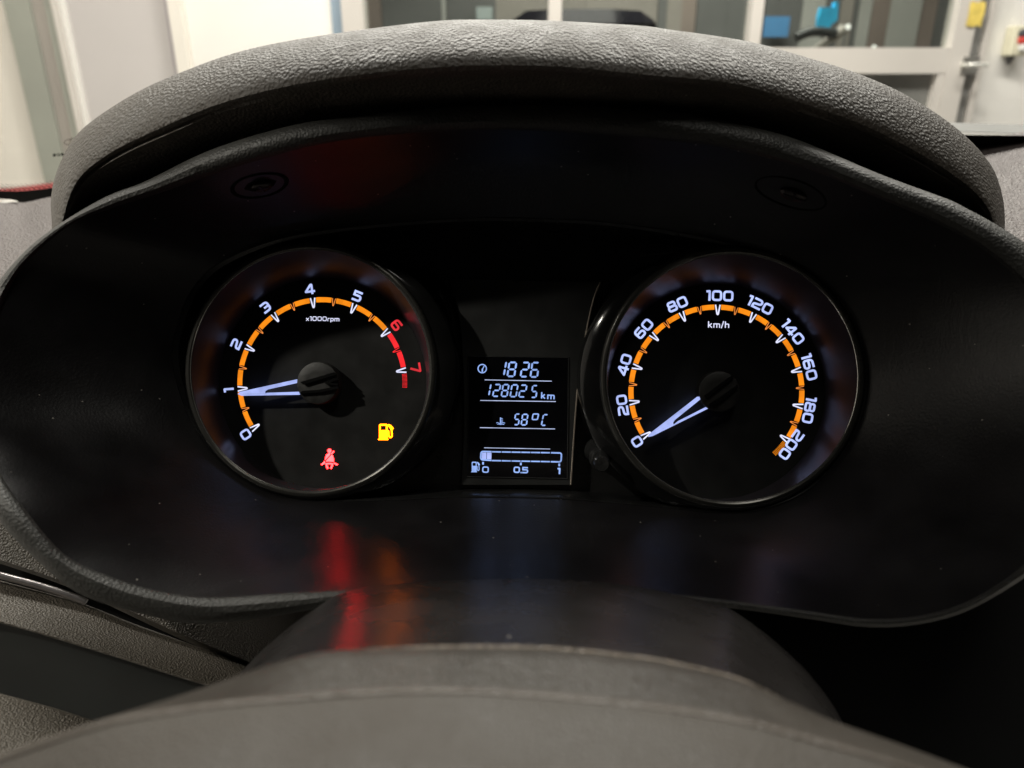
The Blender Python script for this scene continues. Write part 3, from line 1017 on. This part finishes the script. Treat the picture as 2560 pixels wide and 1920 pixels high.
# ================================================================== STEERING COLUMN COVER AND WHEEL
c0 = [(430, 1980), (500, 1830), (560, 1735), (627, 1654), (712, 1577), (773, 1532), (858, 1482), (971, 1462), (1175, 1449), (1400, 1449), (1600, 1468), (1799, 1513), (1850, 1538), (1934, 1600), (2019, 1680),
      (2082, 1762), (2120, 1840), (2150, 1960)]
c1p = [(380, 2100), (430, 1930), (480, 1830), (560, 1760), (660, 1700), (760, 1665), (860, 1650), (971, 1640), (1175, 1636), (1400, 1640), (1600, 1665), (1799, 1715), (1870, 1745), (1960, 1795), (2050, 1850),
       (2120, 1910), (2160, 1990), (2190, 2110)]
A0 = smooth2(c0, 90); A1 = smooth2(c1p, 90)
rows = [[P(p.x, p.y + 30, .262) for p in A0], [P(p.x, p.y + 6, .259) for p in A0], [P(p.x, p.y + 1, .2555) for p in A0], [P(p.x, p.y, .2535) for p in A0]]
for k in range(1, 9):
    t = k / 8
    rr = []
    for a, b in zip(A0, A1):
        # straight line in space between the two edges
        rr.append(P(a.x, a.y, .2535).lerp(P(b.x, b.y, .168), t))
    rows.append(rr)
column = MB().grid(rows).build('steering_column_cover', M_COL)
tag(column, 'smooth dark grey steering column cover below the dials, mirroring the red and amber warning lamps', 'column cover')

w0 = [(-160, 1950), (0, 1888), (244, 1803), (430, 1745), (529, 1712), (610, 1683), (700, 1655), (790, 1632), (926, 1622), (1152, 1618), (1378, 1623), (1604, 1646), (1700, 1663), (1829, 1692), (1913, 1726),
      (1997, 1764), (2082, 1802), (2251, 1861), (2398, 1916), (2650, 2010)]
w1 = [(-160, 1956), (0, 1894), (244, 1810), (430, 1775), (610, 1752), (700, 1746), (895, 1730), (1062, 1724), (1280, 1730), (1468, 1746), (1700, 1773), (1871, 1804), (1997, 1837), (2150, 1880), (2300, 1925),
      (2450, 1975), (2650, 2050)]
B0 = smooth2(w0, 110); B1 = smooth2(w1, 110)
wheel = empty('steering_wheel', P(1280, 1900, .12), 'out of focus grey steering wheel hub filling the bottom of the view', 'steering wheel')
rows = [[P(p.x, p.y + 40, .175) for p in B0], [P(p.x, p.y + 8, .163) for p in B0], [P(p.x, p.y, .159) for p in B0]]
for t in (.05, .25, .5, .75, 1.0, 1.08):
    rows.append([P(a.x, a.y, .1575).lerp(P(b.x, b.y + 3, .140), t) for a, b in zip(B0, B1)])
MB().grid(rows).build('hub_cover', mat('wheel_shell', (.030, .0252, .0200), .42, spec=.45, bump=[('v', 1300, .0004, .6)], noise=(35, .14)), wheel)  # darker than the pad: shade from its slope is put into the colour
rows = []
for dv, d in ((30, .146), (6, .1405), (0, .138), (4, .1365), (12, .1355), (60, .131), (140, .124), (260, .115), (420, .106)):
    rows.append([P(p.x, p.y + dv, d) for p in B1])
MB().grid(rows).build('airbag_pad', M_WHEEL, wheel)

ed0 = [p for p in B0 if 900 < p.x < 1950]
M_EDGE = mat('edge_highlight', (.16, .13, .10), .38, spec=.6, bump=[('n', 1800, .0006, 1.0), ('v', 900, .0006, .8)], noise=(900, .6))  # pale colour paints the speckled highlight along the hub rim
MB().tube([P(p.x, p.y + 1, .1585) for p in ed0], [.0006 * math.sin(PI * (k + .5) / len(ed0)) ** .5 for k in range(len(ed0))], 8).build('hub_highlight', M_EDGE, wheel)
MB().tube([P(p.x, p.y + 17, .1368) for p in B1], .0016, 14).build('pad_highlight', mat('pad_highlight_plastic', (.064, .053, .043), .42, spec=.4, bump=[('v', 1400, .0003, .5)], noise=(60, .15)), wheel)  # added lighter tube; the ridge highlight is put into its colour

# ================================================================== WINDSCREEN
BLs = P(-700, 492, .70); BRs = P(3300, 300, .78)
BLs.y = BRs.y = .70
BLs.z = 1.055; BRs.z = 1.105
ex = (BRs - BLs).normalized()
up_s = Vector((0, -.80, .60)); up_s = (up_s - ex * up_s.dot(ex)).normalized()
sn = ex.cross(up_s).normalized()


def ons(u, v, off=0.0):
    r = ray(u, v)
    t = (BLs + sn * off - CAM).dot(sn) / r.dot(sn)
    return CAM + r * t


screen = empty('windscreen', BLs.lerp(BRs, .5), 'sloping clear windscreen between the dashboard and the workshop, black dotted edge at lower left', 'windscreen')
MB().grid([[BLs, BRs], [BLs + up_s * .85, BRs + up_s * .85]]).build('glass_pane', glass('screen_glass', (.97, .985, .975), .03), screen, smooth=False)
# printed border: solid band, then rows of dots that shrink upwards
M_FRIT = mat('black_frit', (.004, .004, .004), .7, spec=.08, noise=(20, .2))
edge = [(-260, 486), (-100, 480), (0, 477), (30, 477.5), (60, 477), (100, 473), (130, 469), (200, 460)]
e_ = smooth2(edge, 24)
MB().grid([[ons(p.x, p.y, -.001) for p in e_], [ons(p.x, p.y + 42, -.001) for p in e_]]).build('frit_band', M_FRIT, screen, smooth=False)
bm = MB()
for row in range(5):
    for k in range(-20, 18):
        u = k * 12.3 + (row % 2) * 6 + 4 * row * .2
        # height of the band edge here
        yy = None
        for a_, b_ in zip(e_[:-1], e_[1:]):
            if a_.x <= u <= b_.x:
                yy = a_.y + (b_.y - a_.y) * (u - a_.x) / (b_.x - a_.x)
        if yy is None: continue
        v = yy - 3.2 - row * 3.3
        rx = 4.3 - row * .65; ry = 1.75 - row * .24
        bm.add([ons(u + rx * math.cos(q * PI / 5), v + ry * math.sin(q * PI / 5), -.001) for q in range(10)], [tuple(range(10))])
tag(bm.build('frit_dots', M_FRIT, screen, smooth=False), kind='stuff')
# etched marks seen from behind, part hidden by the hood
bm = MB()
el = [Vector((186 + 26 * math.cos(q * PI / 16), 354 + 8.5 * math.sin(q * PI / 16) - 2.5 * math.cos(q * PI / 16))) for q in range(32)]


def mark(paths):
    m_ = MB()
    for pts, wd, cl in paths:
        t_ = MB()
        stroke(t_, [Vector(p) for p in pts], wd, 0, cl)
        m_.add([ons(v.x, v.y, -.001) for v in t_.v], t_.f)
    return m_


tag(mark([(el, 1.3, True), ([(172, 352), (178, 350), (180, 354), (172, 359), (181, 359)], 1.3, False), ([(186, 350), (191, 350)], 1.3, False)]).build('oval_mark', M_FRIT, screen, smooth=False), 'oval mark etched in the glass')
sg = []
for ch, x0 in (('a', 131.5), ('o', 142), ('s', 152)):
    for pts, cl, r in G[ch][1]:
        sg.append(([(x0 + p.x * 12.5, 391 - p.y * 9 - (x0 - 131) * .08) for p in rpath(pts, cl, r)], 2.2, cl))
tag(mark(sg).build('etched_mark', M_FRIT, screen, smooth=False), 'small etched characters')
# seal and cowl at the foot of the glass, right
MB().grid([[ons(u, v - 3, .006) for u, v in ((1900, 352), (2390, 340), (2560, 342), (2800, 345))], [ons(u, v + 40, .006) for u, v in ((1900, 352), (2390, 340), (2560, 342), (2800, 345))]]).build('rubber_seal', M_BLACK, screen, smooth=False)
dz = Vector((0, .05, 0))
M_COWL = mat('cowl_grey', (.13, .13, .12), .5, noise=(15, .1)); M_COWL2 = mat('cowl_cream', (.13, .12, .10), .5, noise=(15, .1))
MB().grid([[WY(u, v, .78) for u, v in ((2250, 304), (2400, 307), (2560, 312), (2800, 320))], [WY(u, v, .75) for u, v in ((2250, 325), (2400, 328), (2560, 334), (2800, 342))],
           [WY(u, v, .78) for u, v in ((2250, 331), (2400, 334), (2560, 340), (2800, 348))]]).build('cowl_panel', M_COWL, screen)
MB().grid([[WY(u, v, .74) for u, v in ((2250, 326), (2400, 329), (2560, 335), (2800, 343))], [WY(u, v, .73) for u, v in ((2250, 336), (2400, 339), (2560, 345), (2800, 352))],
           [WY(u, v, .77) for u, v in ((2250, 342), (2400, 345), (2560, 350), (2800, 357))]]).build('cowl_edge', M_COWL2, screen)
# red bonnet glimpsed through the dots
hb = catmull([(-300, 482), (-100, 476), (0, 472), (60, 466), (130, 458), (260, 445), (420, 440)], 5)
MB().grid([[WY(p.x, p.y + 60, .80) for p in hb], [WY(p.x, p.y + 12, 1.0) for p in hb], [WY(p.x, p.y + 3, 1.25) for p in hb], [WY(p.x, p.y, 1.45) for p in hb], [WY(p.x, p.y + 6, 1.65) for p in hb]]).build(
    'car_bonnet', mat('red_paint', (.20, .010, .010), .5, spec=.2, noise=(8, .08)))
tag(bpy.data.objects['car_bonnet'], 'red bonnet of the car glimpsed through the dotted windscreen edge', 'car bonnet')

# ================================================================== WORKSHOP BEYOND THE WINDSCREEN
YW = 3.6
wx = lambda u, v=0, Y=YW: WY(u, v, Y).x
wz = lambda v, Y=YW: WY(1280, v, Y).z
ZB = 0.0; ZT = 2.7
M_CREAM = mat('cream_paint', (.78, .74, .67), .6, bump=[('n', 6, .01, .15)], noise=(1.2, .05))
M_WHITE = mat('white_paint', (.80, .78, .74), .55, bump=[('n', 8, .01, .12)], noise=(1.5, .04))
M_GREYD = mat('grey_door_paint', (.55, .52, .51), .45, bump=[('n', 5, .01, .1)], noise=(1.0, .04))
M_POST = mat('green_grey_paint', (.30, .31, .27), .5, noise=(2.5, .12))
M_POST2 = mat('taupe_paint', (.42, .385, .35), .5, noise=(2.5, .08))
M_ALU = mat('pale_aluminium', (.62, .585, .545), .4, metal=.1, noise=(3, .05))
M_BLUE = mat('blue_grey_gasket', (.28, .36, .44), .5, noise=(4, .1))
M_GASK = mat('dark_gasket', (.20, .20, .19), .5, noise=(4, .15))
M_ROOM = mat('showroom_grey', (.20, .195, .18), .7, noise=(1.2, .25))
M_ROOMB = mat('showroom_brown', (.24, .20, .175), .7, noise=(1.5, .2))
M_PANE = glass('door_glass', (.80, .82, .80), .03)
M_FLOOR = mat('workshop_concrete', (.30, .29, .27), .5, bump=[('n', 30, .004, .3)], noise=(2, .15))

fl = MB().box((-7, -3, -.02), (7, 9.5, 0)).build('workshop_floor', M_FLOOR, smooth=False)
tag(fl, 'grey concrete workshop floor', kind='structure')


def wbox(name, m, u0, u1, z0, z1, y0, y1, parent, v=0, smooth=False):
    return MB().box((wx(u0, v), y0, z0), (wx(u1, v), y1, z1)).build(name, m, parent, smooth=smooth)


# wall pieces
def wall(name, m, x0, x1, label, y=YW, zt=ZT):
    o = MB().box((x0, y, ZB), (x1, y + .12, zt)).build(name, m, smooth=False)
    return tag(o, label, 'wall', kind='structure')


wall('wall', M_CREAM, -6.5, wx(20), 'cream workshop wall at the far left edge')
wall('wall', M_WHITE, wx(460), wx(826), 'bright white wall between the grey door and the glazed partition')
wall('wall', M_WHITE, wx(2481), 6.5, 'bright white wall right of the glazed door carrying the push buttons')

tag(MB().box((-2.75, -1.2, ZB), (-2.6, 3.5, ZT)).build('wall', M_WHITE, smooth=False), 'white workshop wall to the left of the car, outside the view', 'wall', kind='structure')
post = empty('steel_post', (wx(90), YW, 0), 'greenish grey upright post at the far left behind the windscreen', 'post')
wbox('flange', M_POST, 20, 83, ZB, ZT, YW - .04, YW + .06, post)
wbox('web', M_POST2, 83.5, 124, ZB, ZT, YW - .02, YW + .08, post)
wbox('flange', M_POST, 124.5, 143, ZB, ZT, YW - .05, YW + .06, post)

gd = empty('grey_door', (wx(290), YW, 0), 'plain pale grey door leaf left of the bright white wall', 'door')
wbox('jamb', M_ALU, 143.5, 152, ZB, ZT, YW - .06, YW + .06, gd)
wbox('jamb', M_WHITE, 153, 164, ZB, ZT, YW - .03, YW + .06, gd)
wbox('leaf', M_GREYD, 164.5, 410, ZB, ZT, YW + .0, YW + .05, gd)
wbox('gasket', mat('mauve_grey', (.36, .33, .36), .5, noise=(4, .1)), 410.5, 427, ZB, ZT, YW - .005, YW + .06, gd)
wbox('jamb', M_CREAM, 427.5, 459.5, ZB, ZT, YW - .05, YW + .06, gd)

part = empty('glazed_partition', (wx(1370), YW, 0), 'glazed partition with pale aluminium mullions behind the hood crest', 'partition')
wbox('gasket', M_BLUE, 827, 856, ZB, ZT, YW - .01, YW + .06, part)
wbox('mullion', M_ALU, 857, 911, ZB, ZT, YW - .05, YW + .06, part)
wbox('mullion', M_ALU, 1371, 1403, ZB, ZT, YW - .05, YW + .06, part)
for u0, u1 in ((911.5, 1370.5), (1403.5, 1874.5)):
    wbox('glass_pane', M_PANE, u0, u1, ZB + .1, ZT, YW + .02, YW + .026, part)

door = empty('glazed_door', (wx(2150), YW, 0), 'glazed door with pale aluminium frame, mid rail and steel handle', 'door')
wbox('stile', M_ALU, 1875, 1903.5, ZB, ZT, YW - .05, YW + .04, door)
wbox('stile', M_ALU, 2388, 2437, ZB, ZT, YW - .05, YW + .04, door)
zr0, zr1 = wz(184), wz(120)
xl, xr = wx(1904), wx(2387.5)
MB().box((xl, YW - .048, zr0), (xr, YW + .038, zr1)).build('mid_rail', M_ALU, door, smooth=False)
MB().box((xl, YW + .005, zr1 + .001), (xr, YW + .011, ZT)).build('glass_pane', M_PANE, door, smooth=False)
MB().box((xl, YW + .0, .15), (xr, YW + .02, zr0 - .001)).build('lower_panel', mat('dark_door_panel', (.17, .17, .16), .35, noise=(4, .12)), door, smooth=False)
MB().box((wx(2368), YW - .046, .15), (xr - .001, YW + .03, zr0 - .002)).build('inner_frame', M_ALU, door, smooth=False)
# handle and lock
hx0, hx1 = wx(2386, 164), wx(2431, 164)
hd = MB()
hd.tube([(hx0, YW - .115, wz(163)), (hx0 + .01, YW - .12, wz(163)), (hx1, YW - .12, wz(163))], .0085, 10)
hd.tube([(hx0 + .006, YW - .052, wz(163)), (hx0 + .006, YW - .12, wz(163))], .008, 8)
hd.build('handle', mat('polished_steel', (.9, .9, .85), .25, metal=.6, noise=(20, .05)), door)
MB().box((wx(2388, 165), YW - .056, wz(186)), (wx(2428, 165), YW - .051, wz(143))).build('lock_plate', mat('brushed_steel', (.6, .59, .55), .3, metal=.8, noise=(30, .1)), door, smooth=False)
wbox('gasket', M_GASK, 2438, 2468, ZB, ZT, YW - .01, YW + .08, door)
wbox('jamb', M_ALU, 2468.5, 2480.5, ZB, ZT, YW - .04, YW + .08, door)

# yellow notice on the stile
x0, x1 = wx(2403, 35), wx(2441, 35)
rows = []
for j in range(6):
    zz = wz(68) + (wz(8) - wz(68)) * j / 5
    rows.append([(x0 + (x1 - x0) * i / 5, YW - .054 - .006 * math.sin(i * 1.1 + j * .7) ** 2, zz + .004 * math.sin(i * 2.2)) for i in range(6)])
tag(MB().grid(rows).build('notice', mat('yellow_film', (.75, .58, .14), .35, noise=(25, .2))), 'crumpled yellow notice stuck on the door frame above the handle', 'notice')

# push button station on the right wall
bs = empty('push_button_station', (wx(2527, 100), YW, wz(142)), 'cream push button box with dark, red and white buttons on the white wall', 'push button box')
bx0, bx1, bz0, bz1 = wx(2508, 100), wx(2548, 100), wz(141), wz(66)
yf = YW - .07
bm = MB(); bm.box((bx0, yf, bz0), (bx1, YW - .002, bz1))
o = bm.build('box', mat('cream_plastic', (.66, .63, .48), .5, noise=(20, .08)), bs, smooth=False)
bv = o.modifiers.new('bevel', 'BEVEL'); bv.width = .008; bv.segments = 3
for (u, v, m) in ((2531, 86, mat('black_button', (.06, .06, .07), .4, noise=(40, .1))), (2529, 102, mat('red_button', (.6, .06, .05), .35, noise=(40, .1))), (2530, 120, mat('white_button', (.75, .75, .72), .4, noise=(40, .05)))):
    cxx, czz = wx(u, v), wz(v)
    rr = .0145
    rows = [[(cxx + rr * k * math.cos(q * PI / 10), yf - h, czz + rr * k * math.sin(q * PI / 10)) for q in range(20)] for k, h in ((1.25, .0), (1.25, .006), (1, .007), (1, .016), (.85, .019), (.01, .02))]
    MB().grid(rows, True).build('button', m, bs)
gx = (bx0 + bx1) / 2 - .012
rows = [[(gx + r * math.cos(q * PI / 8), YW - .036 + r * math.sin(q * PI / 8), bz0 - h) for q in range(16)] for r, h in ((.018, -.001), (.018, .012), (.011, .022), (.006, .034), (.004, .036))]
MB().grid(rows, True).build('cable_gland', mat('black_rubber', (.04, .04, .04), .5, noise=(40, .1)), bs)

# ---- showroom behind the glass
YB = 7.4
o = MB().box((-6.5, YB, 0), (6.5, YB + .1, 3.0)).build('wall', M_ROOM, smooth=False)
tag(o, 'dim grey rear wall of the showroom behind the glass', 'wall', kind='structure')
pan = empty('wall_panelling', (wx(1500, 0, YB - .1), YB - .1, 0), 'row of grey and brown upright panels on the showroom rear wall', 'wall panelling')
rg = random.Random(3)
PC = [M_ROOMB, mat('panel_taupe', (.30, .28, .25), .7, noise=(2, .1)), mat('panel_slate', (.14, .145, .14), .6, noise=(2, .1)), mat('panel_pale', (.42, .43, .40), .6, noise=(2, .06))]
for (u0, u1, k) in ((911, 958, 0), (959, 1107, 2), (1107, 1117, 3), (1119, 1240, 2), (1240, 1372, 1), (1404, 1460, 1), (1461, 1640, 1), (1641, 1662, 2), (1663, 1700, 1), (1700, 1735, 0), (1736, 1810, 2), (1811, 1870, 2),
                    (1905, 1935, 2), (1936, 1996, 2), (1997, 2052, 3), (2054, 2090, 2), (2092, 2122, 1), (2124, 2135, 2), (2136, 2168, 3), (2170, 2212, 0), (2213, 2290, 3), (2291, 2330, 0), (2331, 2400, 2)):
    d = rg.random() * .03
    MB().box((wx(u0, 40, YB), YB - .06 - d, 0), (wx(u1, 40, YB), YB - .002, 2.9)).build('panel', PC[k], pan, smooth=False)
# pale picture, blue posters
def flat(name, m, u0, v0, u1, v1, Y, th, label, cat):
    o = MB().box((wx(u0, v0, Y), Y, wz(v1, Y)), (wx(u1, v0, Y), Y + th, wz(v0, Y))).build(name, m, smooth=False)
    return tag(o, label, cat)


flat('picture_panel', mat('pale_blue_grey', (.40, .47, .46), .5, noise=(3, .05)), 1191, 17, 1230, 49, YB - .2, .03, 'small pale blue-grey panel left of the dark car roof', 'panel')
flat('poster', mat('mid_blue', (.09, .28, .55), .5, noise=(4, .1)), 1913, 41, 1976, 92, YB - .25, .02, 'mid blue rectangular poster low behind the left of the glazed door', 'poster')
# cyan draped sheet
Yc = 5.4
cy = MB()
out_ = [(2054, 18), (2086, 18), (2089, 4), (2097, 4), (2094, 50), (2078, 62), (2072, 76), (2044, 79), (2047, 45)]
pp = [WY(u, v, Yc) for u, v in out_]
n_ = len(pp)
cy.add([(p.x, p.y, p.z) for p in pp] + [(p.x, p.y + .05, p.z) for p in pp], [tuple(range(n_ - 1, -1, -1)), tuple(range(n_, 2 * n_))] + [(i, (i + 1) % n_, n_ + (i + 1) % n_, n_ + i) for i in range(n_)])
tag(cy.build('banner', mat('bright_cyan', (.04, .55, .95), .5, noise=(6, .25)), smooth=False), 'bright cyan banner with ragged edge seen through the glazed door', 'banner')
# dark stand with slanted arm under the banner
st_ = empty('display_stand', WY(2050, 300, 5.3), 'black display stand with a slanted grey arm under the cyan banner', 'stand')
p0 = WY(1990, 94, 5.3); p1 = WY(2090, 84, 5.3)
q = catmull([(p0.x, 5.3, p0.z), (p0.x * .6 + p1.x * .4, 5.3, p0.z + .035), (p1.x, 5.3, p1.z)], 6)
MB().tube(q, .03, 10).build('head', mat('stand_black', (.02, .025, .025), .4, noise=(9, .2)), st_)
a_ = WY(2110, 72, 5.35); b_ = WY(2040, 125, 5.35)
MB().tube([a_, b_, Vector((b_.x, b_.y, 0))], .035, 10).build('arm', PC[1], st_)
MB().box((b_.x - .25, 5.1, 0), (b_.x + .25, 5.6, .03)).build('foot', PC[2], st_, smooth=False)
# added glowing balls standing in for bright reflections in the glass
E_GLINT = emit('glint_glow', (1, .98, .88), 2.0)
for (u, v, r, lb) in ((2120, 67, 6.2, 'small glowing ball standing in for a reflection right of the cyan banner'), (2185, 118, 5.0, 'small glowing ball standing in for a reflection just above the door rail')):
    c = WY(u, v, 5.5)
    rad = r / FPX * 5.1
    lp = empty('glint_ball', c, lb, 'lamp', group='glowing balls standing in for reflections at the glazed door')
    rows = [[(c.x + rad * math.sin(PI * j / 8) * math.cos(q * PI / 8), c.y + rad * math.sin(PI * j / 8) * math.sin(q * PI / 8), c.z + rad * math.cos(PI * j / 8)) for q in range(16)] for j in range(9)]
    MB().grid(rows, True).build('glow_ball', E_GLINT, lp)
    MB().tube([(c.x, c.y + .03, c.z - rad * .9), (c.x, c.y + .03, .0)], .008, 8).build('stem', PC[2], lp)

# dark parked car whose roof shows above the hood
YC = 5.7
car = empty('parked_car', (wx(1455, 40, YC), YC, 0), 'black parked car behind the glazed partition, only its roof showing', 'car')
xc = wx(1455, 40, YC)
M_CAR = mat('black_car_paint', (.006, .006, .009), .30, spec=.22, noise=(3, .1))
hw = (wx(1618, 50, YC) - wx(1292, 50, YC)) / 2
zt_ = wz(17, YC)
sec = []
for (y, zr, zs, wr, wb) in ((-2.0, .78, .7, .60, .80), (-1.2, .95, .85, .66, .86), (-.75, 1.0, .9, .62, .88), (-.1, zt_ - .02, zt_ - .09, hw, .90), (.5, zt_, zt_ - .06, hw + .01, .90), (1.1, zt_ - .03, zt_ - .09, hw, .90), (1.7, 1.05, .95, .60, .88), (2.1, .95, .8, .58, .82)):
    sec.append([(xc - wb, YC + y, .25), (xc - wb, YC + y, .72), (xc - wr - .03, YC + y, zs), (xc - wr * .86, YC + y, zr - .012), (xc - wr * .4, YC + y, zr), (xc + wr * .4, YC + y, zr), (xc + wr * .86, YC + y, zr - .012), (xc + wr + .03, YC + y, zs), (xc + wb, YC + y, .72), (xc + wb, YC + y, .25)])
MB().grid([[Vector(p) for p in s] for s in sec]).build('body', M_CAR, car)
for yy in (-1.3, 1.3):
    for sx_ in (-1, 1):
        rows = [[(xc + sx_ * (.80 + h), YC + yy + .32 * k * math.cos(q * PI / 12), .32 + .32 * k * math.sin(q * PI / 12)) for q in range(24)] for k, h in ((.6, .1), (.95, .11), (1, .09), (1, -.1), (.6, -.1), (.01, 0))]
        MB().grid(rows, True).build('wheel', M_BLACK, car)
MB().box((xc - hw * .9, YC - .62, 1.02), (xc + hw * .9, YC - .60, zt_ - .14)).build('windscreen', M_GLOSSB, car, smooth=False)
